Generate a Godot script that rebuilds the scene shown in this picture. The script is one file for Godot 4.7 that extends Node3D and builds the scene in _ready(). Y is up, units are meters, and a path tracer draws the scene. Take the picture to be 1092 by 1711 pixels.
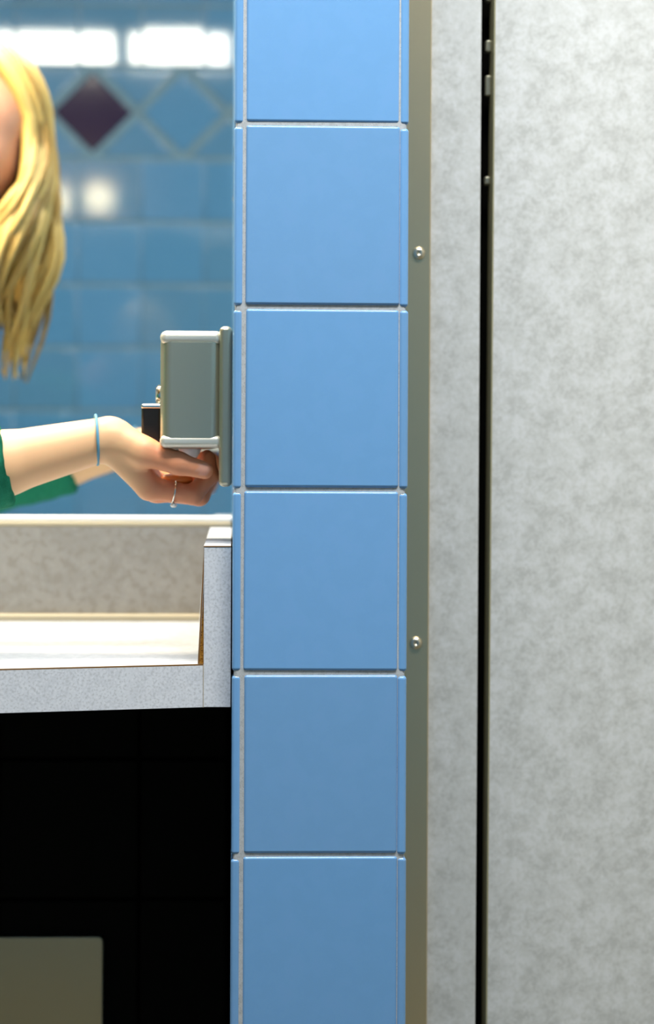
extends Node3D
# A washroom corner: the tiled end of a wing wall, a laminate counter with a mirror on its left, a cubicle on its right.
# y is the height above the floor, the camera stands at z = 0 and looks towards -z.

const EYE := 1.02
var rng := RandomNumberGenerator.new()
var M := {}
var taken := {}


# ------------------------------------------------------------------ naming and tagging
func numbered(called: String) -> String:
	if not taken.has(called):
		taken[called] = 0
		return called
	taken[called] += 1
	return "%s_%03d" % [called, taken[called]]


func tag(o: Node, label: String, category := "", group := "", kind := "") -> Node:
	o.set_meta("label", label)
	if category != "":
		o.set_meta("category", category)
	if group != "":
		o.set_meta("group", group)
	if kind != "":
		o.set_meta("kind", kind)
	return o


func thing(called: String, label: String, category: String, at := Vector3.ZERO, group := "") -> Node3D:
	var o := Node3D.new()
	o.name = numbered(called)
	add_child(o)
	o.position = at
	tag(o, label, category, group)
	return o


func put(called: String, mesh: Mesh, mat: Material, parent: Node, at := Vector3.ZERO, turn := Basis.IDENTITY) -> MeshInstance3D:
	var o := MeshInstance3D.new()
	o.name = numbered(called) if parent == self else called
	o.mesh = mesh
	o.material_override = mat
	o.transform = Transform3D(turn, at)
	parent.add_child(o, true)
	return o


# ------------------------------------------------------------------ shapes
func to_mesh(v: PackedVector3Array, n: PackedVector3Array, idx: PackedInt32Array, col := PackedColorArray()) -> ArrayMesh:
	var a := []
	a.resize(Mesh.ARRAY_MAX)
	a[Mesh.ARRAY_VERTEX] = v
	a[Mesh.ARRAY_NORMAL] = n
	a[Mesh.ARRAY_INDEX] = idx
	if col.size() == v.size():
		a[Mesh.ARRAY_COLOR] = col
	var m := ArrayMesh.new()
	m.add_surface_from_arrays(Mesh.PRIMITIVE_TRIANGLES, a)
	return m


# A box with rounded edges: k steps on each quarter round.
func round_box(size: Vector3, r: float, k := 1) -> ArrayMesh:
	var v := PackedVector3Array()
	var n := PackedVector3Array()
	var idx := PackedInt32Array()
	var inner := size * 0.5 - Vector3.ONE * r
	var steps := 2 * k + 2
	for face in 6:
		var ax := face % 3
		var sg := 1.0 if face < 3 else -1.0
		var b := (ax + 1) % 3
		var c := (ax + 2) % 3
		var base := v.size()
		for i in steps:
			for j in steps:
				var ai := (float(i) / k - 1.0 if i <= k else float(i - k - 1) / k) * PI / 4
				var aj := (float(j) / k - 1.0 if j <= k else float(j - k - 1) / k) * PI / 4
				var d := Vector3.ZERO
				d[ax] = sg
				d[b] = tan(ai)
				d[c] = tan(aj)
				d = d.normalized()
				var p := Vector3.ZERO
				p[ax] = sg * inner[ax]
				p[b] = (-1.0 if i <= k else 1.0) * inner[b]
				p[c] = (-1.0 if j <= k else 1.0) * inner[c]
				v.append(p + d * r)
				n.append(d)
		for i in steps - 1:
			for j in steps - 1:
				var q := base + i * steps + j
				if sg > 0:
					idx.append_array([q, q + 1, q + steps + 1, q, q + steps + 1, q + steps])
				else:
					idx.append_array([q, q + steps + 1, q + 1, q, q + steps, q + steps + 1])
	return to_mesh(v, n, idx)


# A flat piece in the xy plane, its outline counter-clockwise, its face at z = 0 and its back at -t, the front edge rounded over by r.
func slab(outline: PackedVector2Array, t: float, r: float) -> ArrayMesh:
	var v := PackedVector3Array()
	var n := PackedVector3Array()
	var idx := PackedInt32Array()
	var cnt := outline.size()
	var rings := [[0.0, -t, 0.0], [0.0, -r, 0.0], [0.3 * r, -0.3 * r, 0.7071], [r, 0.0, 1.0]]
	for ring in rings:
		for i in cnt:
			var p0 := outline[(i + cnt - 1) % cnt]
			var p := outline[i]
			var p1 := outline[(i + 1) % cnt]
			var e0 := (p - p0).normalized()
			var e1 := (p1 - p).normalized()
			var n0 := Vector2(e0.y, -e0.x)
			var n1 := Vector2(e1.y, -e1.x)
			var m := (n0 + n1).normalized()
			var q: Vector2 = p - m * (ring[0] / maxf(m.dot(n0), 0.2))
			v.append(Vector3(q.x, q.y, ring[1]))
			var out := Vector3(m.x, m.y, 0) * sqrt(1.0 - ring[2] * ring[2])
			n.append((out + Vector3(0, 0, ring[2])).normalized())
	for k in rings.size() - 1:
		for i in cnt:
			var a: int = k * cnt + i
			var b: int = k * cnt + (i + 1) % cnt
			idx.append_array([a, b + cnt, b, a, a + cnt, b + cnt])
	var last: int = (rings.size() - 1) * cnt
	for i in range(1, cnt - 1):
		idx.append_array([last, last + i + 1, last + i])
	return to_mesh(v, n, idx)


func rect(w: float, h: float) -> PackedVector2Array:
	return PackedVector2Array([Vector2(-w / 2, -h / 2), Vector2(w / 2, -h / 2), Vector2(w / 2, h / 2), Vector2(-w / 2, h / 2)])


func rounded_rect(w: float, h: float, r: float, k := 4) -> PackedVector2Array:
	var out := PackedVector2Array()
	var c := [Vector2(w / 2 - r, -h / 2 + r), Vector2(w / 2 - r, h / 2 - r), Vector2(-w / 2 + r, h / 2 - r), Vector2(-w / 2 + r, -h / 2 + r)]
	for q in 4:
		for i in k + 1:
			var a := -PI / 2 + q * PI / 2 + i * PI / 2 / k
			out.append(c[q] + Vector2(cos(a), sin(a)) * r)
	return out


# A closed solid between two rings of equally many points (lower ring first, both counter-clockwise seen from above), flat shaded.
func prism(low: PackedVector3Array, high: PackedVector3Array) -> ArrayMesh:
	var st := SurfaceTool.new()
	st.begin(Mesh.PRIMITIVE_TRIANGLES)
	st.set_smooth_group(-1)
	var c := low.size()
	for i in c:
		var j := (i + 1) % c
		for p in [low[i], high[j], low[j], low[i], high[i], high[j]]:
			st.add_vertex(p)
	var flat := PackedVector2Array()
	for p in high:
		flat.append(Vector2(p.x, p.z))
	var tri := Geometry2D.triangulate_polygon(flat)
	for i in range(0, tri.size(), 3):
		var a := tri[i]
		var b := tri[i + 1]
		var d := tri[i + 2]
		if (flat[b] - flat[a]).cross(flat[d] - flat[a]) < 0:
			var s := b
			b = d
			d = s
		for q in [a, b, d]:
			st.add_vertex(high[q])
		for q in [a, d, b]:
			st.add_vertex(low[q])
	st.generate_normals()
	return st.commit()


# An upright ribbon along a path on the floor plan, thick towards its inner side.
func strip_along(path: PackedVector2Array, y0: float, y1: float, thick: float) -> ArrayMesh:
	var ring := PackedVector2Array(path)
	for i in range(path.size() - 1, -1, -1):
		ring.append(path[i] - Vector2(0, thick))
	var low := PackedVector3Array()
	var high := PackedVector3Array()
	for p in ring:
		low.append(Vector3(p.x, y0, p.y))
		high.append(Vector3(p.x, y1, p.y))
	return prism(low, high)


func lathe(profile: PackedVector2Array, k := 20) -> ArrayMesh:
	var st := SurfaceTool.new()
	st.begin(Mesh.PRIMITIVE_TRIANGLES)
	st.set_smooth_group(0)
	for i in profile.size() - 1:
		for j in k:
			var a0 := TAU * j / k
			var a1 := TAU * (j + 1) / k
			var p := profile[i]
			var q := profile[i + 1]
			var A := Vector3(p.x * cos(a0), p.y, p.x * sin(a0))
			var B := Vector3(p.x * cos(a1), p.y, p.x * sin(a1))
			var C := Vector3(q.x * cos(a0), q.y, q.x * sin(a0))
			var D := Vector3(q.x * cos(a1), q.y, q.x * sin(a1))
			for x in [A, C, D, A, D, B]:
				st.add_vertex(x)
	st.generate_normals()
	st.index()
	return st.commit()


# Adds a tube along points with a radius at each (both ends closed by a point).
func tube_into(v: PackedVector3Array, n: PackedVector3Array, idx: PackedInt32Array, pts: PackedVector3Array, rad: PackedFloat32Array, k := 6, flat := 1.0) -> void:
	var base := v.size()
	var side := Vector3(0.31, 0.17, 0.93)
	for i in pts.size():
		var t := (pts[mini(i + 1, pts.size() - 1)] - pts[maxi(i - 1, 0)]).normalized()
		var u := side.cross(t).normalized()
		var w := t.cross(u).normalized()
		side = w
		for j in k:
			var a := TAU * j / k
			var d := u * cos(a) + w * sin(a) * flat
			v.append(pts[i] + d * rad[i])
			n.append((u * cos(a) * flat + w * sin(a)).normalized())
	for i in pts.size() - 1:
		for j in k:
			var a := base + i * k + j
			var b := base + i * k + (j + 1) % k
			idx.append_array([a, b + k, b, a, a + k, b + k])
	for e in 2:
		var at := base if e == 0 else base + (pts.size() - 1) * k
		for j in range(1, k - 1):
			if e == 0:
				idx.append_array([at, at + j, at + j + 1])
			else:
				idx.append_array([at, at + j + 1, at + j])


func tube(pts: PackedVector3Array, rad: PackedFloat32Array, k := 8) -> ArrayMesh:
	var v := PackedVector3Array()
	var n := PackedVector3Array()
	var idx := PackedInt32Array()
	tube_into(v, n, idx, pts, rad, k)
	return to_mesh(v, n, idx)


func loop_tube(center: Vector3, u: Vector3, w: Vector3, r: float, k := 36, s := 8) -> ArrayMesh:
	var v := PackedVector3Array()
	var n := PackedVector3Array()
	var idx := PackedInt32Array()
	var ax := u.cross(w).normalized()
	for i in k:
		var a := TAU * i / k
		var c := center + u * cos(a) + w * sin(a)
		var out := (u.normalized() * cos(a) + w.normalized() * sin(a)).normalized()
		for j in s:
			var b := TAU * j / s
			var d := out * cos(b) + ax * sin(b)
			v.append(c + d * r)
			n.append(d)
	for i in k:
		for j in s:
			var p := i * s + j
			var q := i * s + (j + 1) % s
			var p2 := (i + 1) % k * s + j
			var q2 := (i + 1) % k * s + (j + 1) % s
			idx.append_array([p, q, q2, p, q2, p2])
	return to_mesh(v, n, idx)


# ------------------------------------------------------------------ bodies: tapered bones joined smoothly and meshed as surface nets
class Bones:
	var a := PackedVector3Array()
	var d := PackedVector3Array()
	var inv := PackedFloat32Array()
	var r0 := PackedFloat32Array()
	var r1 := PackedFloat32Array()
	var k := 0.01

	func _init(blend := 0.01) -> void:
		k = blend

	func add(p: Vector3, q: Vector3, ra: float, rb: float) -> Bones:
		a.append(p)
		d.append(q - p)
		inv.append(1.0 / maxf((q - p).length_squared(), 1e-9))
		r0.append(ra)
		r1.append(rb)
		return self

	func dist(p: Vector3) -> float:
		var best := 1e3
		for i in a.size():
			var ap := p - a[i]
			var h := clampf(ap.dot(d[i]) * inv[i], 0.0, 1.0)
			var e := (ap - d[i] * h).length() - lerpf(r0[i], r1[i], h)
			var m := maxf(k - absf(best - e), 0.0) / k
			best = minf(best, e) - m * m * k * 0.25
		return best


static func smin(x: float, y: float, k: float) -> float:
	var m := maxf(k - absf(x - y), 0.0) / k
	return minf(x, y) - m * m * k * 0.25


# A limb that ends in a hand: the trunk, and fingers that join the trunk but not each other.
class Limb:
	var trunk: Bones
	var fingers: Array = []

	func dist(p: Vector3) -> float:
		var t := trunk.dist(p)
		var best := t
		for f: Bones in fingers:
			var e := f.dist(p)
			var m := maxf(0.005 - absf(t - e), 0.0) / 0.005
			best = minf(best, minf(t, e) - m * m * 0.005 * 0.25)
		return best


func net(f: Callable, lo: Vector3, hi: Vector3, cell: float, tint: Callable, v: PackedVector3Array, n: PackedVector3Array, idx: PackedInt32Array, col: PackedColorArray) -> void:
	var nx := int(ceil((hi.x - lo.x) / cell)) + 1
	var ny := int(ceil((hi.y - lo.y) / cell)) + 1
	var nz := int(ceil((hi.z - lo.z) / cell)) + 1
	var val := PackedFloat32Array()
	val.resize(nx * ny * nz)
	var bl := 5
	var reach := cell * bl * 0.5 * 1.7321 + cell * 1.5
	for bx in range(0, nx, bl):
		for by in range(0, ny, bl):
			for bz in range(0, nz, bl):
				var c: float = f.call(lo + Vector3(bx + (bl - 1) * 0.5, by + (bl - 1) * 0.5, bz + (bl - 1) * 0.5) * cell)
				var near := absf(c) < reach
				for x in range(bx, mini(bx + bl, nx)):
					for y in range(by, mini(by + bl, ny)):
						for z in range(bz, mini(bz + bl, nz)):
							val[(x * ny + y) * nz + z] = f.call(lo + Vector3(x, y, z) * cell) if near else c
	var at := PackedInt32Array()
	at.resize(nx * ny * nz)
	at.fill(-1)
	var offs := [Vector3i(0, 0, 0), Vector3i(0, 0, 1), Vector3i(0, 1, 0), Vector3i(0, 1, 1), Vector3i(1, 0, 0), Vector3i(1, 0, 1), Vector3i(1, 1, 0), Vector3i(1, 1, 1)]
	var edges := [[0, 1], [2, 3], [4, 5], [6, 7], [0, 2], [1, 3], [4, 6], [5, 7], [0, 4], [1, 5], [2, 6], [3, 7]]
	var step := PackedInt32Array()
	for o: Vector3i in offs:
		step.append((o.x * ny + o.y) * nz + o.z)
	for x in nx - 1:
		for y in ny - 1:
			for z in nz - 1:
				var b := (x * ny + y) * nz + z
				var neg := 0
				for s in step:
					if val[b + s] < 0.0:
						neg += 1
				if neg == 0 or neg == 8:
					continue
				var sum := Vector3.ZERO
				var cnt := 0
				for e in edges:
					var d0 := val[b + step[e[0]]]
					var d1 := val[b + step[e[1]]]
					if (d0 < 0.0) != (d1 < 0.0):
						sum += Vector3(offs[e[0]]).lerp(Vector3(offs[e[1]]), d0 / (d0 - d1))
						cnt += 1
				var p := lo + (Vector3(x, y, z) + sum / cnt) * cell
				at[b] = v.size()
				var h := cell * 0.5
				var g := Vector3(1, -1, -1) * float(f.call(p + Vector3(h, -h, -h))) + Vector3(-1, -1, 1) * float(f.call(p + Vector3(-h, -h, h)))
				g += Vector3(-1, 1, -1) * float(f.call(p + Vector3(-h, h, -h))) + Vector3(1, 1, 1) * float(f.call(p + Vector3(h, h, h)))
				v.append(p)
				n.append(g.normalized())
				col.append(tint.call(p))
	for x in range(1, nx - 1):
		for y in range(1, ny - 1):
			for z in range(1, nz - 1):
				var b := (x * ny + y) * nz + z
				var s := val[b] < 0.0
				for ax in 3:
					var o: int = [ny * nz, nz, 1][ax]
					if (val[b + o] < 0.0) == s:
						continue
					var u: int = [nz, 1, ny * nz][ax]
					var w: int = [1, ny * nz, nz][ax]
					var q0 := at[b]
					var q1 := at[b - u]
					var q2 := at[b - u - w]
					var q3 := at[b - w]
					if q0 < 0 or q1 < 0 or q2 < 0 or q3 < 0:
						continue
					if s:
						idx.append_array([q0, q2, q1, q0, q3, q2])
					else:
						idx.append_array([q0, q1, q2, q0, q2, q3])


# ------------------------------------------------------------------ materials
func lin(r: float, g: float, b: float) -> Color:
	return Color(r, g, b).linear_to_srgb()


func mat(c: Color, rough: float, metal := 0.0, spec := 0.5) -> StandardMaterial3D:
	var m := StandardMaterial3D.new()
	m.albedo_color = c
	m.roughness = rough
	m.metallic = metal
	m.metallic_specular = spec
	return m


func noise(freq: float, octaves: int, seed_: int, kind := FastNoiseLite.TYPE_SIMPLEX_SMOOTH) -> FastNoiseLite:
	var f := FastNoiseLite.new()
	f.noise_type = kind
	f.seed = seed_
	f.frequency = freq
	f.fractal_type = FastNoiseLite.FRACTAL_FBM if octaves > 1 else FastNoiseLite.FRACTAL_NONE
	f.fractal_octaves = octaves
	return f


# Mixes two noise pictures into a seamless colour texture: base colour, a broad blotch colour, a fine fleck colour past a threshold.
func mottled(size: int, base: Color, broad: Color, fleck: Color, light: Color, f_broad: float, f_fine: float, cut: float, seed_: int) -> ImageTexture:
	var a := noise(f_broad, 4, seed_).get_seamless_image(size, size)
	var b := noise(f_fine, 3, seed_ + 7).get_seamless_image(size, size)
	var out := Image.create(size, size, false, Image.FORMAT_RGB8)
	for y in size:
		for x in size:
			var p := a.get_pixel(x, y).r
			var q := b.get_pixel(x, y).r
			var c := base.lerp(broad, smoothstep(0.35, 0.75, p))
			c = c.lerp(light, smoothstep(0.62, 0.85, 1.0 - q) * 0.7)
			c = c.lerp(fleck, smoothstep(cut, cut + 0.2, q))
			out.set_pixel(x, y, c)
	out.generate_mipmaps()
	return ImageTexture.create_from_image(out)


# Soft clouded print, dark through middle to pale, with faint specks: the laminate of the cubicle.
func clouded(size: int, low: Color, middle: Color, high: Color, seed_: int) -> ImageTexture:
	var a := noise(0.016, 5, seed_).get_seamless_image(size, size)
	var b := noise(0.055, 2, seed_ + 3).get_seamless_image(size, size)
	var e := noise(0.11, 2, seed_ + 9).get_seamless_image(size, size)
	var out := Image.create(size, size, false, Image.FORMAT_RGB8)
	for y in size:
		for x in size:
			var p := a.get_pixel(x, y).r * 0.45 + b.get_pixel(x, y).r * 0.33 + e.get_pixel(x, y).r * 0.22
			var c := middle.lerp(high, smoothstep(0.48, 0.72, p)).lerp(low, smoothstep(0.54, 0.22, p) * 0.7)
			c = c.lerp(low, smoothstep(0.80, 1.0, b.get_pixel(x, y).r) * 0.45)
			out.set_pixel(x, y, c)
	return ImageTexture.create_from_image(out)


func textured(tex: Texture2D, metres: float, rough: float, spec := 0.5) -> StandardMaterial3D:
	var m := mat(Color.WHITE, rough, 0.0, spec)
	m.albedo_texture = tex
	m.uv1_triplanar = true
	m.uv1_world_triplanar = true
	m.uv1_triplanar_sharpness = 8.0
	m.uv1_scale = Vector3.ONE / metres
	return m


func materials() -> void:
	var glaze := mottled(256, lin(0.145, 0.33, 0.63), lin(0.15, 0.337, 0.64), lin(0.155, 0.34, 0.63), lin(0.15, 0.335, 0.635), 0.02, 0.2, 0.72, 5)
	for k in 3:
		var m := textured(glaze, 0.13, 0.16)
		m.albedo_color = [Color(1, 1, 1), Color(0.975, 0.985, 0.985), Color(0.99, 0.975, 0.965)][k]
		M["blue_%d" % k] = m
	var wall_glaze := mottled(128, lin(0.064, 0.178, 0.335), lin(0.068, 0.183, 0.34), lin(0.073, 0.188, 0.335), lin(0.066, 0.183, 0.34), 0.03, 0.2, 0.72, 15)
	for k in 3:
		var m := textured(wall_glaze, 0.13, 0.045)
		m.albedo_color = [Color(1, 1, 1), Color(0.96, 0.98, 0.98), Color(0.98, 0.96, 0.94)][k]
		M["wall_blue_%d" % k] = m
	M.navy = mat(lin(0.014, 0.009, 0.036), 0.08, 0.0, 0.38)
	M.shaded_tile = mat(lin(0.006, 0.006, 0.005), 0.5, 0.0, 0.12)  # near black: the shade under the counter is put into the tile colour
	M.shaded_grout = mat(lin(0.002, 0.002, 0.002), 0.9, 0.0, 0.0)  # joints and backing carry the same painted shade
	M.grout = textured(mottled(512, lin(0.40, 0.43, 0.47), lin(0.34, 0.37, 0.40), lin(0.16, 0.17, 0.18), lin(0.46, 0.48, 0.51), 0.03, 0.16, 0.70, 21), 0.11, 0.85, 0.3)
	M.wall_grout = textured(mottled(128, lin(0.11, 0.19, 0.26), lin(0.10, 0.17, 0.23), lin(0.09, 0.14, 0.19), lin(0.12, 0.20, 0.26), 0.03, 0.13, 0.7, 25), 0.2, 0.8, 0.3)
	M.panel = textured(clouded(768, lin(0.40, 0.408, 0.40), lin(0.525, 0.54, 0.535), lin(0.585, 0.60, 0.61), 31), 0.42, 0.5, 0.4)
	M.laminate = textured(mottled(512, lin(0.57, 0.605, 0.68), lin(0.53, 0.565, 0.64), lin(0.45, 0.48, 0.54), lin(0.66, 0.69, 0.76), 0.02, 0.11, 0.56, 41), 0.17, 0.45, 0.4)
	M.splash = textured(mottled(512, lin(0.285, 0.272, 0.256), lin(0.265, 0.252, 0.236), lin(0.245, 0.23, 0.212), lin(0.31, 0.298, 0.284), 0.010, 0.04, 0.52, 45), 0.30, 0.5, 0.4)
	M.worktop = textured(mottled(512, lin(0.44, 0.455, 0.49), lin(0.40, 0.415, 0.45), lin(0.37, 0.385, 0.42), lin(0.48, 0.495, 0.53), 0.008, 0.05, 0.56, 47), 0.30, 0.55, 0.2)
	M.core = textured(mottled(256, lin(0.42, 0.20, 0.035), lin(0.30, 0.13, 0.02), lin(0.10, 0.04, 0.01), lin(0.55, 0.32, 0.08), 0.05, 0.12, 0.6, 51), 0.06, 0.9, 0.2)
	M.seam = mat(lin(0.16, 0.085, 0.03), 0.7, 0.0, 0.3)
	M.caulk = mat(lin(0.40, 0.35, 0.25), 0.5)
	M.steel = mat(lin(0.68, 0.56, 0.355), 0.33, 0.93)
	M.box_steel = mat(lin(0.45, 0.44, 0.345), 0.30, 0.72)
	M.bright_steel = mat(lin(0.72, 0.67, 0.54), 0.3, 1.0)
	M.rim = mat(lin(0.72, 0.70, 0.62), 0.35, 0.45)  # paler than the box: light caught on its edges put into the colour
	M.chrome = mat(lin(0.85, 0.84, 0.80), 0.08, 1.0)
	M.alu = mat(lin(0.86, 0.87, 0.88), 0.4, 0.0)
	M.plate = mat(lin(0.47, 0.43, 0.31), 0.3, 1.0)
	M.mirror = mat(lin(0.86, 0.90, 0.89), 0.0, 1.0)
	M.black = mat(lin(0.004, 0.004, 0.003), 0.6, 0.0, 0.15)
	M.black_plastic = mat(lin(0.01, 0.009, 0.007), 0.3)
	M.edge = mat(lin(0.34, 0.31, 0.18), 0.5, 0.0, 0.4)
	M.under = mat(lin(0.03, 0.025, 0.02), 0.9, 0.0, 0.1)
	M.white = mat(lin(0.62, 0.62, 0.60), 0.8, 0.0, 0.3)
	M.paint = mat(lin(0.36, 0.35, 0.31), 0.7, 0.0, 0.3)
	M.brown_paint = mat(lin(0.05, 0.032, 0.028), 0.7, 0.0, 0.3)
	M.floor = textured(mottled(256, lin(0.155, 0.13, 0.07), lin(0.13, 0.11, 0.055), lin(0.08, 0.07, 0.035), lin(0.18, 0.155, 0.09), 0.02, 0.1, 0.65, 61), 0.6, 0.5)
	M.glow = mat(lin(0.9, 0.92, 0.95), 0.6)
	M.glow.emission_enabled = true
	M.glow.emission = lin(0.95, 0.98, 1.0)
	M.glow.emission_energy_multiplier = 2.0
	M.warm_glow = mat(lin(0.9, 0.85, 0.75), 0.4)
	M.warm_glow.emission_enabled = true
	M.warm_glow.emission = lin(1.0, 0.80, 0.45)
	M.warm_glow.emission_energy_multiplier = 3.0
	M.skin = mat(Color.WHITE, 0.5, 0.0, 0.45)
	M.skin.vertex_color_use_as_albedo = true
	M.skin.subsurf_scatter_enabled = true
	M.skin.subsurf_scatter_strength = 0.12
	M.hair = mat(Color.WHITE, 0.38, 0.0, 0.5)
	M.hair.vertex_color_use_as_albedo = true
	M.green = textured(mottled(256, lin(0.018, 0.19, 0.11), lin(0.015, 0.165, 0.095), lin(0.010, 0.12, 0.07), lin(0.026, 0.22, 0.13), 0.03, 0.2, 0.62, 71), 0.05, 0.9, 0.2)
	M.denim = textured(mottled(256, lin(0.03, 0.04, 0.07), lin(0.025, 0.033, 0.06), lin(0.05, 0.06, 0.09), lin(0.02, 0.03, 0.05), 0.03, 0.2, 0.62, 75), 0.05, 0.9, 0.2)
	M.shoe = mat(lin(0.03, 0.028, 0.025), 0.5)
	M.soap = mat(lin(1.0, 0.30, 0.06), 0.1)  # even glossy orange of the blob in the hand
	M.band = mat(lin(0.10, 0.30, 0.46), 0.6)
	M.silver = mat(lin(0.88, 0.86, 0.80), 0.15, 1.0)
	M.stone = mat(lin(0.9, 0.9, 0.85), 0.1, 0.0, 0.8)
	M.eye_white = mat(lin(0.75, 0.72, 0.68), 0.2)
	M.iris = mat(lin(0.05, 0.09, 0.12), 0.2)


# ------------------------------------------------------------------ light
func area_light(called: String, parent: Node3D, at: Vector3, towards: Vector3, size: Vector2, energy: float, color: Color) -> void:
	var l := AreaLight3D.new()
	l.name = called
	parent.add_child(l, true)
	var z := -towards.normalized()
	var x := Vector3(1, 0, 0)
	x = (x - z * x.dot(z)).normalized()
	l.transform = Transform3D(Basis(x, z.cross(x), z), at)
	l.area_size = size
	l.area_normalize_energy = true
	l.light_energy = energy
	l.light_color = color
	l.area_range = 12.0
	l.area_attenuation = 2.0
	l.shadow_enabled = true


func _ready() -> void:
	rng.seed = 4
	# ---------------- camera
	var cam := Camera3D.new()
	cam.name = "camera"
	var lens := CameraAttributesPhysical.new()
	lens.frustum_focal_length = 100.0
	lens.frustum_focus_distance = 1.905
	lens.frustum_near = 0.05
	lens.frustum_far = 60.0
	lens.exposure_aperture = 6.4
	cam.attributes = lens
	add_child(cam)
	cam.projection = Camera3D.PROJECTION_FRUSTUM
	cam.near = 0.05
	cam.far = 60.0
	cam.size = 2.0 * 0.05 * 855.5 / 3800.0
	cam.frustum_offset = Vector2(0.0, -88.5 / 3800.0 * 0.05)
	cam.position = Vector3(0.0105, EYE, 0)
	cam.basis = Basis(Vector3.UP, -atan(153.0 / 3800.0)) * Basis(Vector3.BACK, deg_to_rad(0.235))
	cam.current = true
	# ---------------- surroundings and exposure
	var we := WorldEnvironment.new()
	we.name = "environment"
	var env := Environment.new()
	env.background_mode = Environment.BG_COLOR
	env.background_color = Color(0.01, 0.01, 0.01)
	env.tonemap_mode = Environment.TONE_MAPPER_LINEAR
	env.tonemap_exposure = 1.0
	env.sdfgi_enabled = true
	env.ssao_enabled = true
	env.ssil_enabled = true
	we.environment = env
	add_child(we)
	materials()
	# ---------------- lamps: tubes on the ceiling of the room, a tilted light above the mirror, globe bulbs below it
	ceiling_lamp(Vector3(0.25, 2.75, -1.22), 7.6, "white ceiling light with a long flat diffuser nearest the tiled wing wall")
	ceiling_lamp(Vector3(-1.6, 2.75, -0.9), 1.2, "white ceiling light with a long flat diffuser nearest the left wall")
	mirror_lamp(-1.050, -0.447, 2.2, "longer slanted light above the mirror")
	mirror_lamp(-0.390, -0.012, 1.25, "shorter slanted light above the mirror beside the wing wall")
	vanity_lamp()
	# ---------------- the place and the things
	room()
	wing_wall()
	opposite_wall()
	mirror_wall()
	counter()
	cubicle()
	dispenser()
	soap()
	person()


func ceiling_lamp(at: Vector3, energy: float, label: String) -> void:
	var t := thing("ceiling_light", label, "light", at, "ceiling lights")
	put("housing", round_box(Vector3(1.26, 0.03, 0.36), 0.008), M.white, t, Vector3(0, -0.015, 0))
	put("diffuser", round_box(Vector3(1.2, 0.03, 0.30), 0.01), M.glow, t, Vector3(0, -0.04, 0))
	area_light("tube_light", t, Vector3(0, -0.06, 0), Vector3.DOWN, Vector2(1.2, 0.3), energy, lin(1.0, 0.985, 0.93))


func mirror_lamp(x0: float, x1: float, energy: float, label: String) -> void:
	var t := thing("mirror_light", label, "light", Vector3((x0 + x1) / 2, 2.56, -2.445), "lights above the mirror")
	var w := x1 - x0
	var s := 0.062
	put("housing", prism(PackedVector3Array([Vector3(-w / 2, -s, 0), Vector3(-w / 2, -s, 0.012), Vector3(w / 2, -s, 0.012), Vector3(w / 2, -s, 0)]), PackedVector3Array([Vector3(-w / 2, s, 0), Vector3(-w / 2, s, 0.136), Vector3(w / 2, s, 0.136), Vector3(w / 2, s, 0)])), M.white, t)
	var out := Vector3(0, -1, 1).normalized()
	put("diffuser", round_box(Vector3(w - 0.004, 0.165, 0.012), 0.005), M.glow, t, Vector3(0, 0, 0.078) + out * 0.006, Basis(Vector3.RIGHT, PI / 4))
	area_light("tube_light", t, Vector3(0, 0, 0.078) + out * 0.016, out, Vector2(w - 0.004, 0.165), energy, lin(1.0, 0.93, 0.80))


func vanity_lamp() -> void:
	var t := thing("vanity_light", "wall bar with round warm bulbs above the mirror", "light", Vector3(-0.585, 2.0, -2.445))
	put("bar", round_box(Vector3(0.34, 0.07, 0.02), 0.008), M.chrome, t, Vector3(0, 0, 0.015))
	for x in [-0.087, 0.087]:
		var b := put("bulb", lathe(PackedVector2Array([Vector2(0, -0.036), Vector2(0.018, -0.031), Vector2(0.031, -0.018), Vector2(0.036, 0), Vector2(0.031, 0.018), Vector2(0.018, 0.031), Vector2(0.013, 0.05), Vector2(0.0, 0.05)]), 20), M.warm_glow, t, Vector3(x, 0, 0.075), Basis(Vector3.RIGHT, -PI / 2))
		var l := OmniLight3D.new()
		l.name = "bulb_light"
		b.add_child(l, true)
		l.light_size = 0.034
		l.light_energy = 0.8
		l.light_color = lin(1.0, 0.80, 0.48)
		l.omni_range = 12.0
		l.omni_attenuation = 2.0
		l.shadow_enabled = true


# ------------------------------------------------------------------ the room
func structure(called: String, lo: Vector3, hi: Vector3, m: Material, label: String) -> MeshInstance3D:
	var o := put(called, round_box(hi - lo, 0.002), m, self, (lo + hi) / 2)
	tag(o, label, "", "", "structure")
	return o


func room() -> void:
	structure("floor", Vector3(-2.7, -0.1, -3.8), Vector3(1.5, 0.0, 0.8), M.floor, "olive brown floor of the washroom")
	structure("ceiling", Vector3(-2.7, 2.75, -3.8), Vector3(1.5, 2.85, 0.8), M.white, "white ceiling of the washroom")
	structure("wall_left", Vector3(-2.7, 0, -2.6), Vector3(-2.6, 2.75, 0.64), M.paint, "plain painted side wall left of the counter")
	structure("wall_right", Vector3(1.4, 0, -3.8), Vector3(1.5, 2.75, 0.64), M.paint, "plain painted side wall right of the cubicle")
	structure("wall_stall", Vector3(0.155, 0, -3.8), Vector3(1.4, 2.75, -3.7), M.paint, "plain wall at the back of the cubicle")


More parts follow.
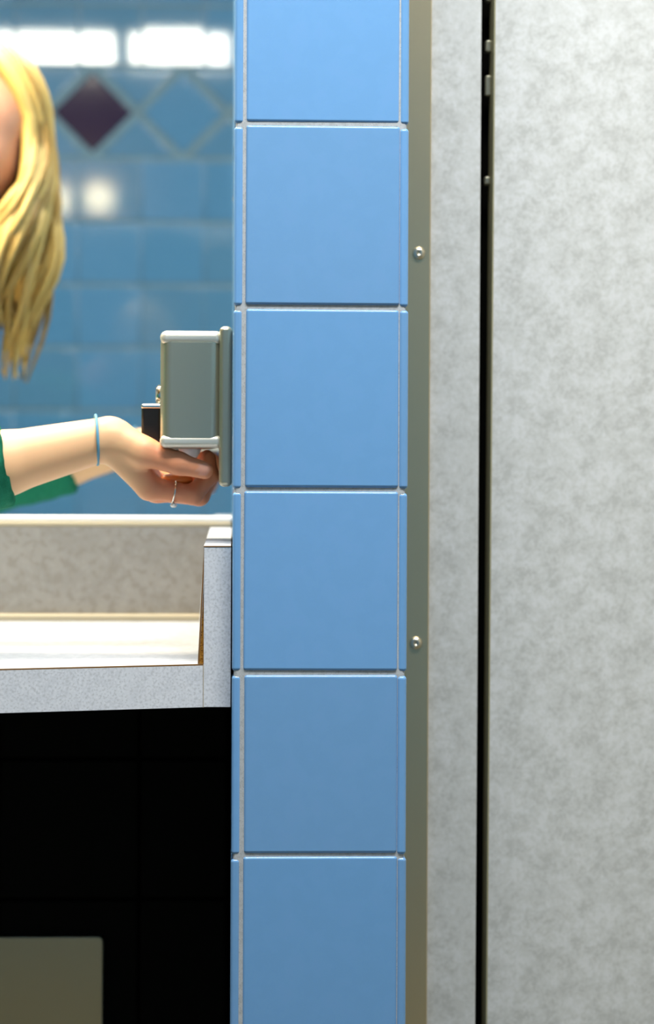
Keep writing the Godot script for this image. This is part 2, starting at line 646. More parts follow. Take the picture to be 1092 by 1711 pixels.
# The wing wall's end faces the camera: one column of front tiles between the edges of the tiles on its two sides.
func wing_wall() -> void:
	var w := structure("wall_wing", Vector3(0.0098, 0, -3.75), Vector3(0.1528, 2.75, -1.9012), M.grout, "end of a wing wall faced with blue glazed tiles")
	var mid := (Vector3(0.0098, 0, -3.75) + Vector3(0.1528, 2.75, -1.9012)) / 2
	var pitch := 0.15285
	var front := [round_box(Vector3(0.1288, 0.1497, 0.008), 0.0022, 3), round_box(Vector3(0.1284, 0.1493, 0.008), 0.0026, 3)]
	var side := slab(rect(0.1500, 0.1498), 0.0066, 0.0028)
	var edge := round_box(Vector3(0.0078, 0.1498, 0.1500), 0.0030, 3)
	var y0 := 0.6887 - 5 * pitch
	for r in 18:
		var y := y0 + (r + 0.5) * pitch
		if y > 2.72:
			continue
		var jitter := Vector3(rng.randf_range(-0.0003, 0.0003), rng.randf_range(-0.0004, 0.0004), rng.randf_range(-0.0003, 0.0001))
		var lean := Basis(Vector3.UP, deg_to_rad(rng.randf_range(-0.2, 0.2))) * Basis(Vector3.RIGHT, deg_to_rad(rng.randf_range(-0.2, 0.2))) * Basis(Vector3.BACK, deg_to_rad(rng.randf_range(-0.12, 0.05)))
		put("tile", front[r % 2], M["blue_%d" % (r % 3)], w, Vector3(0.0825, y, -1.9037) + jitter - mid, lean)
		for s in [-1, 1]:
			var x: float = 0.0120 if s < 0 else 0.1506
			for c in (4 if s < 0 else 3):
				var z: float = -1.9000 - 0.0750 - c * 0.1527
				var dy := rng.randf_range(-0.0006, 0.0004) - 0.001
				if c == 3:
					put("tile", slab(rect(0.085, 0.1498), 0.0066, 0.0028), M["blue_%d" % ((r + c) % 3)], w, Vector3(x - 0.0039, y + dy, -2.399) - mid, Basis(Vector3.UP, -PI / 2))
				else:
					put("tile", edge, M["blue_%d" % ((r + c + 1) % 3)], w, Vector3(x + rng.randf_range(-0.0004, 0.0004), y + dy, z + (rng.randf_range(-0.0005, 0.0003) if c == 0 else 0.0)) - mid)


func fill_wall(parent: Node, tiles: Array, mid: Vector3) -> void:
	# joins the pieces far out of the photograph into one part
	var st := SurfaceTool.new()
	st.begin(Mesh.PRIMITIVE_TRIANGLES)
	for t in tiles:
		st.append_from(t[0], 0, Transform3D(t[2], t[1] - mid))
	var o := put("tiles", st.commit(), M.wall_blue_0, parent)
	o.set_meta("kind", "stuff")


# The wall behind the camera, which the mirror shows: blue tiles and a band of diamonds.
func opposite_wall() -> void:
	var lo := Vector3(-2.7, 0, 0.622)
	var hi := Vector3(1.5, 2.75, 0.74)
	var w := structure("wall_front", lo, hi, M.wall_grout, "wall of glossy blue tiles with a band of diamonds, seen in the mirror")
	var mid := (lo + hi) / 2
	var pitch := 0.1518
	var face := Basis(Vector3.UP, PI)
	var square := slab(rect(0.1508, 0.1445), 0.006, 0.004)
	var far: Array = []
	var rows: Array = []
	for k in range(1, 12):
		rows.append(1.7415 - (k - 0.5) * pitch)
	for k in 5:
		rows.append(1.9625 + (k + 0.5) * pitch)
	for y: float in rows:
		for c in range(-16, 12):
			var x := -0.2192 + (c + 0.5) * pitch
			if x < -2.6 or x > 1.4:
				continue
			var turn := face * Basis(Vector3.UP, deg_to_rad(rng.randf_range(-0.22, 0.22))) * Basis(Vector3.RIGHT, deg_to_rad(rng.randf_range(-0.2, 0.2)))
			var at := Vector3(x, y, 0.619)
			if x > -1.2 and x < 0.5 and y > 0.5:
				put("tile", square, M["wall_blue_%d" % rng.randi_range(0, 2)], w, at - mid, turn)
			else:
				far.append([square, at, turn])
	var h := 0.105
	var dia := slab(rect(0.136, 0.136), 0.006, 0.004)
	var tri_up := slab(PackedVector2Array([Vector2(-0.091, 0), Vector2(0.091, 0), Vector2(0, 0.091)]), 0.006, 0.004)
	var tri_down := slab(PackedVector2Array([Vector2(-0.091, 0), Vector2(0, -0.091), Vector2(0.091, 0)]), 0.006, 0.004)
	for c in range(-9, 8):
		var x := -0.3364 + c * 0.2175
		var turn := face * Basis(Vector3.UP, deg_to_rad(rng.randf_range(-0.3, 0.3))) * Basis(Vector3.RIGHT, deg_to_rad(rng.randf_range(-0.3, 0.3)))
		var at := Vector3(x, 1.8535, 0.619)
		var near := x > -1.2 and x < 0.5
		if c % 2 == 0 or near:
			var d := put("diamond_tile", dia, M.navy if c % 2 == 0 else M.wall_blue_1, w, at - mid, turn * Basis(Vector3.BACK, PI / 4))
			if c % 2 == 0:
				d.set_meta("label", "dark purple diamond tile")
		else:
			far.append([dia, at, turn * Basis(Vector3.BACK, PI / 4)])
		for s in [[tri_up, 1.8535 - h], [tri_down, 1.8535 + h]]:
			var p := Vector3(x + 0.10875, s[1], 0.619)
			if near:
				put("corner_tile", s[0], M.wall_blue_2, w, p - mid, turn)
			else:
				far.append([s[0], p, turn])
	fill_wall(w, far, mid)


# The wall that carries the mirror: tiles below the counter with the shade painted into their black, paint above.
func mirror_wall() -> void:
	var lo := Vector3(-2.7, 0, -2.6)
	var hi := Vector3(0.0098, 2.75, -2.445)
	var w := structure("wall_back", lo, hi, M.brown_paint, "wall behind the mirror with tiles coloured dark as shade below the counter")
	var mid := (lo + hi) / 2
	put("shaded_backing", round_box(Vector3(2.60, 0.83, 0.004), 0.0015), M.shaded_grout, w, Vector3(-1.292, 0.415, -2.4435) - mid)  # backing in the painted shade colour, behind the tiles
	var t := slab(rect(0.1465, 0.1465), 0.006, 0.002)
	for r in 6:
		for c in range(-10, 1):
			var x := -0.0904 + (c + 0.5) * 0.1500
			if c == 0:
				put("tile", slab(rect(0.091, 0.1465), 0.006, 0.002), M.shaded_tile, w, Vector3(-0.0432, 0.6986 + (r - 4.5) * 0.1497, -2.4365) - mid)
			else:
				put("tile", t, M.shaded_tile, w, Vector3(x, 0.6986 + (r - 4.5) * 0.1497, -2.4365) - mid)
	var p := thing("metal_panel", "flat grey metal panel with rounded corners on the shaded wall under the counter", "panel", Vector3(-0.2878, 0.3507, -2.428))
	put("plate", slab(rounded_rect(0.32, 0.32, 0.006, 5), 0.008, 0.0015), M.plate, p)
	var m := thing("mirror", "large wall mirror above the counter with a bright metal strip along its lower edge", "mirror", Vector3(-0.7960, 0.9585, -2.445))
	put("glass", round_box(Vector3(1.608, 0.95, 0.005), 0.001), M.mirror, m, Vector3(0, 0.4745, 0.0028))
	var ch := put("channel", round_box(Vector3(1.608, 0.0068, 0.011), 0.0028, 2), M.alu, m, Vector3(0, -0.0032, 0.0062))
	ch.set_meta("label", "bright metal channel along the lower edge")


# ------------------------------------------------------------------ the counter
func counter() -> void:
	var t := thing("counter", "pale grey speckled laminate washbasin counter with upstands, below the mirror", "counter", Vector3.ZERO)
	var front := PackedVector2Array([Vector2(-1.9, -1.790), Vector2(-1.2, -1.792), Vector2(-0.8, -1.795), Vector2(-0.6, -1.802), Vector2(-0.45, -1.818), Vector2(-0.33, -1.838), Vector2(-0.25, -1.854), Vector2(-0.1813, -1.8705), Vector2(-0.10, -1.8925), Vector2(-0.0157, -1.9155)])
	var ring := PackedVector2Array(front)
	ring.append(Vector2(-0.0157, -1.93))
	ring.append(Vector2(0.006, -1.93))
	ring.append(Vector2(0.006, -2.436))
	ring.append(Vector2(-1.9, -2.436))
	var low := PackedVector3Array()
	var high := PackedVector3Array()
	for p in ring:
		var q := p
		if p.y > -1.92:
			q.y -= 0.0012
		low.append(Vector3(q.x, 0.822, q.y))
		high.append(Vector3(q.x, 0.8470, q.y))
	put("worktop", prism(low, high), M.worktop, t)
	put("edge_seam", strip_along(front, 0.8459, 0.84715, 0.0013), M.seam, t)
	put("front_apron", strip_along(front, 0.8109, 0.8459, 0.018), M.laminate, t)
	# the upstand along the mirror wall, with its bead of sealant above and below
	put("backsplash", round_box(Vector3(1.920, 0.0995, 0.013), 0.0008), M.splash, t, Vector3(-0.953, 0.89695, -2.4365))
	put("top_sealant", round_box(Vector3(1.920, 0.0058, 0.0125), 0.002), M.caulk, t, Vector3(-0.953, 0.9494, -2.4362))
	put("bottom_sealant", round_box(Vector3(1.88, 0.009, 0.012), 0.003), M.caulk, t, Vector3(-0.96, 0.8500, -2.4255))
	# the upstand against the wing wall leans open at its foot and shows its chipboard core
	var s := Node3D.new()
	s.name = "side_splash"
	t.add_child(s, true)
	put("core", prism(PackedVector3Array([Vector3(-0.0257, 0.8472, -2.428), Vector3(-0.0192, 0.8472, -1.9180), Vector3(0.0070, 0.8472, -1.9180), Vector3(0.0070, 0.8472, -2.428)]), PackedVector3Array([Vector3(-0.0147, 0.9452, -2.428), Vector3(-0.0142, 0.9452, -1.9180), Vector3(0.0070, 0.9452, -1.9180), Vector3(0.0070, 0.9452, -2.428)])), M.core, s)
	put("inner_sheet", prism(PackedVector3Array([Vector3(-0.0267, 0.8472, -2.428), Vector3(-0.0202, 0.8472, -1.9160), Vector3(-0.0191, 0.8472, -1.9160), Vector3(-0.0256, 0.8472, -2.428)]), PackedVector3Array([Vector3(-0.0157, 0.9452, -2.428), Vector3(-0.0152, 0.9452, -1.9160), Vector3(-0.0141, 0.9452, -1.9160), Vector3(-0.0146, 0.9452, -2.428)])), M.laminate, s)
	put("sheet_edge", prism(PackedVector3Array([Vector3(-0.0204, 0.8474, -1.9160), Vector3(-0.0204, 0.8474, -1.9155), Vector3(-0.0190, 0.8474, -1.9155), Vector3(-0.0190, 0.8474, -1.9160)]), PackedVector3Array([Vector3(-0.0156, 0.9452, -1.9160), Vector3(-0.0156, 0.9452, -1.9155), Vector3(-0.0146, 0.9452, -1.9155), Vector3(-0.0146, 0.9452, -1.9160)])), M.seam, s)
	put("top_sheet", prism(PackedVector3Array([Vector3(-0.0157, 0.9453, -2.428), Vector3(-0.0156, 0.9453, -1.9158), Vector3(0.0070, 0.9453, -1.9158), Vector3(0.0070, 0.9453, -2.428)]), PackedVector3Array([Vector3(-0.0157, 0.9466, -2.428), Vector3(-0.0156, 0.9466, -1.9158), Vector3(0.0070, 0.9466, -1.9158), Vector3(0.0070, 0.9466, -2.428)])), M.laminate, s)
	put("top_seam", round_box(Vector3(0.0230, 0.0010, 0.0012), 0.0003), M.seam, s, Vector3(-0.0042, 0.9461, -1.9154))
	put("front_strip", round_box(Vector3(0.0228, 0.1346, 0.0026), 0.0003), M.laminate, s, Vector3(-0.0041, 0.8782, -1.9165))
	put("glue_line", round_box(Vector3(0.0005, 0.036, 0.0012), 0.0002), M.caulk, s, Vector3(-0.0156, 0.8285, -1.9154))


# ------------------------------------------------------------------ the cubicle on the right
func cubicle() -> void:
	var z := -2.15
	var br := thing("wall_bracket", "tall olive metal bracket strip with screws between blue tiles and grey panel", "bracket", Vector3(0.1560, 0.2, z))
	var lean := Basis(Vector3.BACK, deg_to_rad(-0.05))
	put("strip", round_box(Vector3(0.0385, 1.75, 0.003), 0.0012, 2), M.steel, br, Vector3(0.0189, 0.875, 0.0018), lean)
	put("wall_flange", round_box(Vector3(0.003, 1.75, 0.04), 0.0012, 2), M.steel, br, Vector3(0.0018, 0.875, -0.019))
	var head := lathe(PackedVector2Array([Vector2(0.0060, 0), Vector2(0.0059, 0.0012), Vector2(0.0050, 0.0027), Vector2(0.0034, 0.0036), Vector2(0.0018, 0.0039), Vector2(0.0015, 0.0026), Vector2(0, 0.0024)]), 24)
	for y in [0.1086, 0.4776, 0.8464, 1.2152, 1.584]:
		put("screw", head, M.bright_steel, br, Vector3(0.1834 - 0.1572 + (y - 1.02) * 0.0036, y - 0.2, 0.0033), Basis(Vector3.RIGHT, PI / 2))
	var p := thing("stall_pilaster", "narrow pale grey mottled cubicle post panel beside the metal strip", "panel", Vector3(0.1999, 0, z - 0.016))
	put("board", round_box(Vector3(0.0826, 2.0, 0.030), 0.0008), M.panel, p, Vector3(0, 1.0, 0), Basis(Vector3.BACK, deg_to_rad(-0.13)))
	put("shoe", round_box(Vector3(0.088, 0.08, 0.036), 0.002), M.steel, p, Vector3(0.0, 0.04, 0))
	var gap := put("added_gap_strip", round_box(Vector3(0.034, 1.55, 0.004), 0.001), M.black, p, Vector3(0.0505, 1.02, -0.040), Basis(Vector3.BACK, deg_to_rad(-0.2)))  # added strip, its black stands in for the dark inside the cubicle
	gap.set_meta("label", "added black strip standing for the darkness in the gap beside the door")
	var d := thing("stall_door", "wide pale grey mottled cubicle door right of the dark gap", "door", Vector3(0.2523, 0.28, z))
	var turn := Basis(Vector3.BACK, deg_to_rad(-0.24))
	var c := Vector3(0.3, 0.74, -0.02)
	put("board", round_box(Vector3(0.598, 1.48, 0.040), 0.0008), M.panel, d, c, turn)
	put("edge_trim", round_box(Vector3(0.0012, 1.48, 0.0405), 0.0004), M.edge, d, c + turn * Vector3(-0.2994, 0, 0), turn)
	for y in [[1.4113, 1.4229], [1.369, 1.3893], [1.284, 1.2921], [1.460, 1.475]]:
		put("hinge_knuckle", round_box(Vector3(0.006, y[1] - y[0], 0.012), 0.002, 2), M.box_steel, d, Vector3(-0.0022 + (y[0] - 1.02) * 0.004, (y[0] + y[1]) / 2 - 0.28, -0.030), turn)
	put("latch", round_box(Vector3(0.09, 0.05, 0.02), 0.006, 2), M.bright_steel, d, Vector3(0.535, 0.75, 0.0105))
	var q := thing("stall_pilaster", "far pale grey cubicle post panel right of the door", "panel", Vector3(1.13, 0, z - 0.016))
	put("board", round_box(Vector3(0.53, 2.0, 0.030), 0.0008), M.panel, q, Vector3(0, 1.0, 0))


# ------------------------------------------------------------------ the soap dispenser on the side of the wing wall
func dispenser() -> void:
	var t := thing("soap_dispenser", "small boxy metal soap dispenser on the wall above the hand", "dispenser", Vector3(0.0076, 1.0286, -2.06))
	var plate := put("back_plate", round_box(Vector3(0.0115, 0.141, 0.126), 0.0045, 3), M.box_steel, t, Vector3(-0.0058, 0.0372, 0))
	plate.set_meta("label", "taller mounting plate against the tiles")
	put("body", round_box(Vector3(0.0545, 0.103, 0.118), 0.0105, 4), M.box_steel, t, Vector3(-0.0362, 0.0515, 0))
	put("bottom_rim", round_box(Vector3(0.0547, 0.0112, 0.1188), 0.0050, 4), M.rim, t, Vector3(-0.0362, 0.0064, 0))
	put("top_highlight", round_box(Vector3(0.0549, 0.0125, 0.1188), 0.0060, 4), M.rim, t, Vector3(-0.0362, 0.0975, 0))  # added pale band, paints the highlight on the rounded top edge
	var lever := put("push_lever", round_box(Vector3(0.018, 0.040, 0.026), 0.003, 2), M.black_plastic, t, Vector3(-0.0725, 0.0185, 0.004))
	put("lever_cap", round_box(Vector3(0.0184, 0.0045, 0.0265), 0.0018, 2), M.chrome, lever, Vector3(0, 0.0195, 0))
	put("lock_knob", lathe(PackedVector2Array([Vector2(0.0098, 0), Vector2(0.0098, 0.003), Vector2(0.0075, 0.0055), Vector2(0, 0.006)]), 20), M.chrome, t, Vector3(-0.0634, 0.048, 0.004), Basis(Vector3.BACK, PI / 2))
	put("nozzle", lathe(PackedVector2Array([Vector2(0.0, -0.008), Vector2(0.006, -0.008), Vector2(0.009, -0.004), Vector2(0.011, 0.002)]), 20), M.alu, t, Vector3(-0.038, 0.0, 0.010))


func soap() -> void:
	var st := SphereMesh.new()
	st.radius = 0.5
	st.height = 1.0
	st.radial_segments = 24
	st.rings = 12
	var o := put("soap", st, M.soap, self, Vector3(-0.0430, 1.0010, -2.057), Basis.from_scale(Vector3(0.031, 0.011, 0.030)))  # flattened glossy orange blob lying in the cupped hand
	tag(o, "small glossy orange blob in the cupped hand under the thumb", "soap")


# ------------------------------------------------------------------ the person
func person() -> void:
	var o := thing("person", "person with long blond hair and green top reaching under the soap dispenser", "person", Vector3(-0.68, 0, -1.62))
	var b := -o.position
	var v := PackedVector3Array()
	var n := PackedVector3Array()
	var idx := PackedInt32Array()
	var col := PackedColorArray()
	var skin := Color(0.78, 0.475, 0.265)
	# --- right arm and cupped hand, palm up, thumb towards the camera
	var arm := Limb.new()
	arm.trunk = Bones.new(0.007)
	var elbow := Vector3(-0.335, 0.985, -2.03)
	var wrist := Vector3(-0.104, 1.0375, -2.040)
	var mid_arm := Vector3(-0.197, 1.0145, -2.036)
	for s in [-1, 1]:
		arm.trunk.add(elbow, mid_arm + Vector3(0, 0, 0.005 * s), 0.035, 0.0275)
		arm.trunk.add(mid_arm + Vector3(0, 0, 0.005 * s), wrist + Vector3(0, 0, 0.0075 * s), 0.0275, 0.0190)
	var mcp := [Vector3(-0.0664, 0.9938, -2.040), Vector3(-0.0610, 0.9915, -2.058), Vector3(-0.0610, 0.9940, -2.075), Vector3(-0.0650, 0.9990, -2.090)]
	for k in 4:
		var from: Vector3 = wrist + Vector3(0.004, -0.001, [0.008, 0.002, -0.006, -0.012][k])
		arm.trunk.add(from, mcp[k], 0.0172, [0.0118, 0.0115, 0.0110, 0.0100][k])
	var chains := [
		[mcp[0], Vector3(-0.0275, 0.9872, -2.045), Vector3(-0.0125, 1.0045, -2.052), Vector3(-0.0135, 1.0210, -2.058), 0.0098],
		[mcp[1], Vector3(-0.0220, 0.9865, -2.063), Vector3(-0.0125, 1.0040, -2.069), Vector3(-0.0150, 1.0215, -2.073), 0.0104],
		[mcp[2], Vector3(-0.0240, 0.9875, -2.080), Vector3(-0.0150, 1.0040, -2.085), Vector3(-0.0180, 1.0205, -2.088), 0.0098],
		[mcp[3], Vector3(-0.0330, 0.9915, -2.096), Vector3(-0.0250, 1.0045, -2.099), Vector3(-0.0300, 1.0145, -2.100), 0.0088],
	]
	for c in chains:
		var f := Bones.new(0.003)
		f.add(c[0], c[1], c[4], c[4] * 0.90)
		f.add(c[1], c[2], c[4] * 0.90, c[4] * 0.80)
		f.add(c[2], c[3], c[4] * 0.80, c[4] * 0.66)
		arm.fingers.append(f)
	var th := Bones.new(0.005)
	th.add(Vector3(-0.0925, 1.0365, -2.030), Vector3(-0.0705, 1.0255, -2.021), 0.0158, 0.0135)
	th.add(Vector3(-0.0705, 1.0255, -2.021), Vector3(-0.0395, 1.0155, -2.017), 0.0130, 0.0098)
	th.add(Vector3(-0.0395, 1.0155, -2.017), Vector3(-0.0165, 1.0095, -2.017), 0.0096, 0.0078)
	arm.fingers.append(th)
	var nail := Vector3(-0.0170, 1.0105, -2.0095)
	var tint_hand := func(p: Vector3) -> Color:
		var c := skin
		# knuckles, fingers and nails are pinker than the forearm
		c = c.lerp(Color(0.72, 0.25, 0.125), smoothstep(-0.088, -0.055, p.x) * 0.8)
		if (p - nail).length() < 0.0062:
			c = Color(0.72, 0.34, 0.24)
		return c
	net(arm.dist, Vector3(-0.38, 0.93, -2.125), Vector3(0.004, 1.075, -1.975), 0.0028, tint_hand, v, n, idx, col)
	# --- left arm, its hand resting on the counter
	var rest := Limb.new()
	rest.trunk = Bones.new(0.014)
	var el := Vector3(-0.82, 1.04, -1.70)
	var wl := Vector3(-0.73, 0.895, -1.875)
	rest.trunk.add(el, wl, 0.036, 0.021)
	for k in 4:
		var m := Vector3(-0.755 + 0.019 * k, 0.876, -1.945 + [0.008, 0.0, 0.002, 0.010][k])
		rest.trunk.add(wl, m, 0.019, 0.0105)
		var f := Bones.new(0.003)
		var q := m + Vector3(-0.004 + 0.003 * k, -0.005, -0.038)
		var e := q + Vector3(0, -0.008, -0.022)
		var g := e + Vector3(0, -0.005, -0.016)
		f.add(m, q, 0.0095, 0.0085).add(q, e, 0.0085, 0.0078).add(e, g, 0.0078, 0.0066)
		rest.fingers.append(f)
	var tl := Bones.new(0.004)
	tl.add(wl + Vector3(0.012, -0.006, -0.015), Vector3(-0.688, 0.875, -1.918), 0.015, 0.0115).add(Vector3(-0.688, 0.875, -1.918), Vector3(-0.674, 0.861, -1.952), 0.0110, 0.0085)
	rest.fingers.append(tl)
	var plain := func(_p: Vector3) -> Color: return skin
	net(rest.dist, Vector3(-0.88, 0.835, -2.045), Vector3(-0.64, 1.09, -1.65), 0.0042, plain, v, n, idx, col)
	# --- head and neck: bent over towards the hand, looking down at the counter
	var hc := Vector3(-0.336, 1.435, -1.860)
	var turn := Basis(Vector3.BACK, deg_to_rad(-12)) * Basis(Vector3.UP, deg_to_rad(14)) * Basis(Vector3.RIGHT, deg_to_rad(-22))
	var skull := Bones.new(0.03)
	skull.add(Vector3(0, 0.035, 0.030), Vector3(0, 0.030, -0.020), 0.076, 0.074)
	skull.add(Vector3(0, -0.02, -0.035), Vector3(0, -0.075, -0.062), 0.058, 0.030)
	for s in [-1, 1]:
		skull.add(Vector3(0.038 * s, -0.020, -0.045), Vector3(0.018 * s, -0.075, -0.058), 0.033, 0.024)
		skull.add(Vector3(0.012 * s, 0.012, -0.084), Vector3(0.045 * s, 0.010, -0.070), 0.014, 0.013)
	var fine := Bones.new(0.008)
	fine.add(Vector3(0, 0.004, -0.090), Vector3(0, -0.030, -0.108), 0.007, 0.011)
	for s in [-1, 1]:
		fine.add(Vector3(0.009 * s, -0.033, -0.100), Vector3(0.010 * s, -0.032, -0.098), 0.008, 0.008)
		fine.add(Vector3(0.074 * s, 0.012, 0.012), Vector3(0.075 * s, -0.030, 0.006), 0.013, 0.009)
	for y in [-0.050, -0.060]:
		fine.add(Vector3(-0.020, y - 0.001, -0.088), Vector3(0, y, -0.094), 0.004, 0.006)
		fine.add(Vector3(0, y, -0.094), Vector3(0.020, y - 0.001, -0.088), 0.006, 0.004)
	var nape := turn.inverse() * (Vector3(-0.50, 1.27, -1.815) - hc)
	var neck := Bones.new(0.02)
	neck.add(Vector3(0, -0.045, 0.020), nape, 0.052, 0.058)
	var inv := turn.inverse()
	var head := func(p: Vector3) -> float:
		var q: Vector3 = inv * (p - hc)
		var d := smin(smin(skull.dist(q), fine.dist(q), 0.01), neck.dist(q), 0.02)
		for s in [-1.0, 1.0]:
			var e := (q - Vector3(0.031 * s, -0.004, -0.093)).length() - 0.0135
			d = -smin(-d, e, 0.008)
		return d
	var face := func(p: Vector3) -> Color:
		var q: Vector3 = inv * (p - hc)
		if q.z < -0.084 and absf(q.y + 0.0555) < 0.0095 and absf(q.x) < 0.023:
			return Color(0.50, 0.20, 0.17)
		if q.z < -0.070 and absf(q.y - 0.019 + absf(absf(q.x) - 0.032) * 0.15) < 0.0035 and absf(absf(q.x) - 0.033) < 0.019:
			return Color(0.30, 0.19, 0.08)
		return Color(0.56, 0.265, 0.165)
	net(head, hc + Vector3(-0.24, -0.25, -0.14), hc + Vector3(0.11, 0.13, 0.135), 0.0042, face, v, n, idx, col)
	var shift := PackedVector3Array()
	for p in v:
		shift.append(p + b)
	put("body", to_mesh(shift, n, idx, col), M.skin, o)
	for s in [-1, 1]:
		var eye := put("eye", lathe(arc(0.0118), 16), M.eye_white, o, hc + turn * Vector3(0.031 * s, -0.004, -0.0815) + b, turn * Basis(Vector3.RIGHT, -PI / 2))
		put("iris", lathe(PackedVector2Array([Vector2(0.0055, 0.0108), Vector2(0.004, 0.0121), Vector2(0, 0.0127)]), 14), M.iris, eye)
	clothes(o, b, elbow, mid_arm, el, wl)
	hair(o, b, hc)
	# --- a thin blue band round the wrist and a ring with a small stone
	var wc := Vector3(-0.1135, 1.0362, -2.040)
	put("bracelet", loop_tube(wc + b, Vector3(-0.0010, 0.0222, 0.001), Vector3(0.003, 0, 0.0300), 0.0013, 48, 8), M.band, o).set_meta("label", "thin blue band round the wrist")
	var fa := (Vector3(-0.0275, 0.9872, -2.045) - Vector3(-0.0664, 0.9938, -2.040)).normalized()
	var fu := fa.cross(Vector3.BACK).normalized()
	var rc := Vector3(-0.0445, 0.99005, -2.0428)
	var ring := put("ring", loop_tube(rc + b, fu * 0.0099, fa.cross(fu).normalized() * 0.0099, 0.0008, 36, 8), M.silver, o)
	put("stone", lathe(PackedVector2Array([Vector2(0, -0.003), Vector2(0.0032, 0.0), Vector2(0.0022, 0.0018), Vector2(0, 0.0019)]), 8), M.stone, ring, rc + b + Vector3(0, -0.0118, 0.003), Basis(Vector3.RIGHT, PI * 0.9))


func arc(r: float) -> PackedVector2Array:
	var out := PackedVector2Array()
	for i in 11:
		var a := -PI / 2 + PI * i / 10
		out.append(Vector2(r * cos(a), r * sin(a)))
	return out


func cloth(called: String, parent: Node, b: Vector3, f: Callable, lo: Vector3, hi: Vector3, cell: float, m: Material) -> void:
	var v := PackedVector3Array()
	var n := PackedVector3Array()
	var idx := PackedInt32Array()
	var col := PackedColorArray()
	net(f, lo, hi, cell, func(_p: Vector3) -> Color: return Color.WHITE, v, n, idx, col)
	for i in v.size():
		v[i] += b
	put(called, to_mesh(v, n, idx), m, parent)


func clothes(o: Node, b: Vector3, elbow: Vector3, mid_arm: Vector3, el: Vector3, wl: Vector3) -> void:
	var sr := Vector3(-0.425, 1.205, -1.88)
	var sl := Vector3(-0.70, 1.275, -1.72)
	var top := Bones.new(0.05)
	top.add(Vector3(-0.51, 1.235, -1.82), Vector3(-0.63, 1.262, -1.765), 0.068, 0.068)
	top.add(Vector3(-0.53, 1.10, -1.77), Vector3(-0.64, 1.10, -1.72), 0.105, 0.105)
	top.add(Vector3(-0.59, 0.96, -1.68), Vector3(-0.68, 0.96, -1.65), 0.098, 0.098)
	top.add(Vector3(-0.63, 0.84, -1.61), Vector3(-0.74, 0.84, -1.59), 0.115, 0.115)
	var sleeves := Bones.new(0.02)
	sleeves.add(sr, elbow, 0.056, 0.045)
	sleeves.add(elbow, mid_arm + (mid_arm - elbow) * 0.2, 0.046, 0.0375)
	sleeves.add(sl, el, 0.056, 0.045)
	sleeves.add(el, el.lerp(wl, 0.55), 0.045, 0.037)
	var axis := (mid_arm - elbow).normalized()
	var axis_l := (wl - el).normalized()
	var end_l := el.lerp(wl, 0.5)
	var folds := noise(38.0, 2, 12)
	var f := func(p: Vector3) -> float:
		var d := smin(top.dist(p), sleeves.dist(p), 0.04)
		d += folds.get_noise_3dv(p) * 0.004
		# cut the sleeves off cleanly at the cuffs
		if p.x > -0.30:
			d = maxf(d, (p - mid_arm).dot(axis) - 0.006)
		if p.x < -0.6 and p.y < 1.0 and p.z < -1.745:
			d = maxf(d, (p - end_l).dot(axis_l))
		return d
	cloth("top", o, b, f, Vector3(-0.90, 0.70, -2.11), Vector3(-0.18, 1.36, -1.45), 0.0075, M.green)
	var legs := Bones.new(0.03)
	legs.add(Vector3(-0.63, 0.80, -1.60), Vector3(-0.74, 0.80, -1.59), 0.105, 0.105)
	for s in [-1, 1]:
		var hip := Vector3(-0.685 + 0.075 * s, 0.76, -1.60)
		var knee := Vector3(-0.69 + 0.09 * s, 0.44, -1.615)
		var ankle := Vector3(-0.69 + 0.10 * s, 0.10, -1.575)
		legs.add(hip, knee, 0.085, 0.058).add(knee, ankle, 0.058, 0.046)
	cloth("trousers", o, b, legs.dist, Vector3(-0.90, 0.035, -1.75), Vector3(-0.48, 0.92, -1.44), 0.014, M.denim)
	for s in [-1, 1]:
		var c := Vector3(-0.69 + 0.10 * s, 0, -1.575)
		var sh := Bones.new(0.03)
		sh.add(c + Vector3(0, 0.045, 0.025), c + Vector3(0.01 * s, 0.032, -0.16), 0.042, 0.030).add(c + Vector3(0, 0.09, 0), c + Vector3(0, 0.04, -0.03), 0.042, 0.040)
		cloth("shoe", o, b, func(p: Vector3) -> float: return maxf(sh.dist(p), 0.001 - p.y), c + Vector3(-0.07, -0.02, -0.22), c + Vector3(0.07, 0.15, 0.09), 0.009, M.shoe)


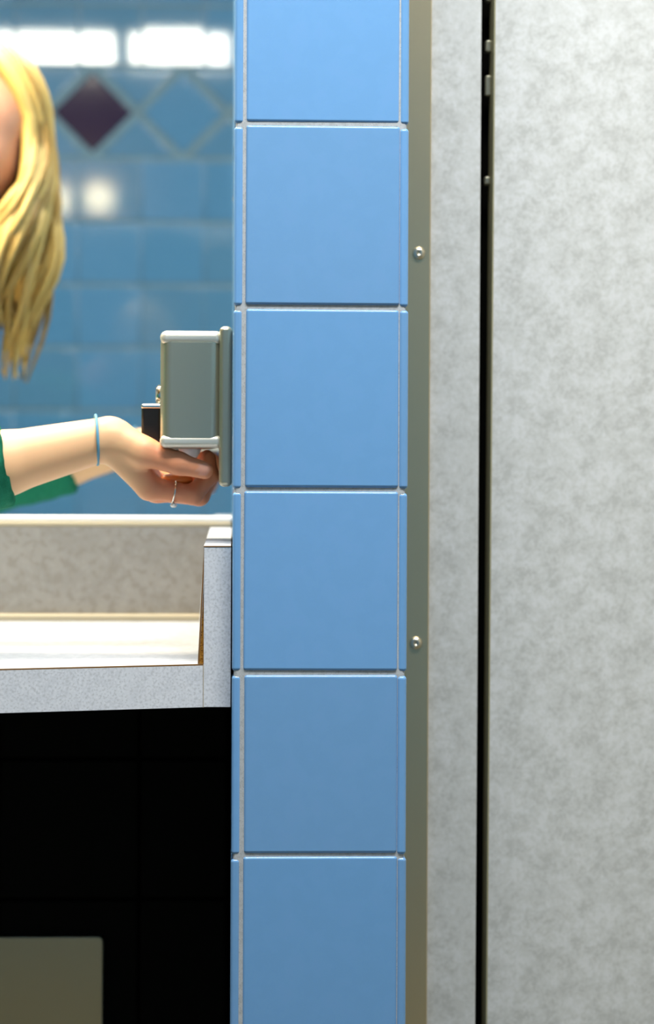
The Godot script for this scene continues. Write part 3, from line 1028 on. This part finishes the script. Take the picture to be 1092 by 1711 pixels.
# Locks of hair: each starts at the crown's parting, follows the skull and hangs in a loose wave.
func hair(o: Node, b: Vector3, hc: Vector3) -> void:
	var v := PackedVector3Array()
	var n := PackedVector3Array()
	var idx := PackedInt32Array()
	var col := PackedColorArray()
	var dark := Color(0.27, 0.145, 0.028)
	var pale := Color(0.68, 0.46, 0.15)
	for i in 250:
		# compass direction in which the lock falls; the face looks towards -z and is left open
		var phi := rng.randf_range(-0.78 * PI, 0.70 * PI)
		var dir := Vector3(sin(phi), 0, cos(phi))
		var layer := rng.randf()
		var rx := lerpf(0.082, 0.098, layer)
		var ry := lerpf(0.106, 0.118, layer)
		var rz := lerpf(0.098, 0.110, layer)
		var length := rng.randf_range(0.20, 0.345) * (1.0 if absf(phi) > 0.5 else 0.9)
		var pts := PackedVector3Array()
		var rad := PackedFloat32Array()
		var w1 := rng.randf_range(0, TAU)
		var amp := rng.randf_range(0.004, 0.011)
		var begin := rng.randf_range(0.02, 0.45)
		var r0 := rng.randf_range(0.0055, 0.0095)
		for s in 9:
			var a := lerpf(begin, PI / 2, s / 8.0)
			# the locks at the front start nearer the middle of the forehead and sweep aside
			var way := clampf(phi * lerpf(1.32 if absf(phi) > 0.5 * PI else 1.0, 1.0, s / 8.0), -PI, PI)
			dir = Vector3(sin(way), 0, cos(way))
			pts.append(hc + Vector3(dir.x * sin(a) * rx, 0.028 + cos(a) * ry, 0.008 + dir.z * sin(a) * rz))
			rad.append(r0 * lerpf(0.75, 1.0, s / 8.0))
		for s in range(1, 13):
			var t := s / 12.0
			var drop := t * length
			# swells below the ear, then draws in towards the tips
			var spread := 1.0 + 0.16 * sin(minf(t * 1.5, 1.0) * PI * 0.5) - 0.42 * smoothstep(0.50, 1.0, t)
			# the locks beside the face fall forward, as the head is bent
			var fall := phi + signf(phi) * 0.24 * PI * smoothstep(0.05, 0.75, t) * smoothstep(0.35, 0.6, absf(phi) / PI)
			dir = Vector3(sin(fall), 0, cos(fall))
			var wave := Vector3(sin(w1 + t * 8.0), 0, cos(w1 * 1.7 + t * 7.0)) * amp * (0.3 + t)
			pts.append(hc + Vector3(dir.x * rx * spread, 0.028 - drop, 0.008 + dir.z * rz * spread) + wave)
			rad.append(r0 * lerpf(1.0, 0.16, t * t))
		var from := v.size()
		for k in pts.size():
			pts[k] += b
		tube_into(v, n, idx, pts, rad, 6, 0.7)
		var c := dark.lerp(pale, pow(rng.randf(), 1.2))
		for k in v.size() - from:
			col.append(c)
	put("hair", to_mesh(v, n, idx, col), M.hair, o)
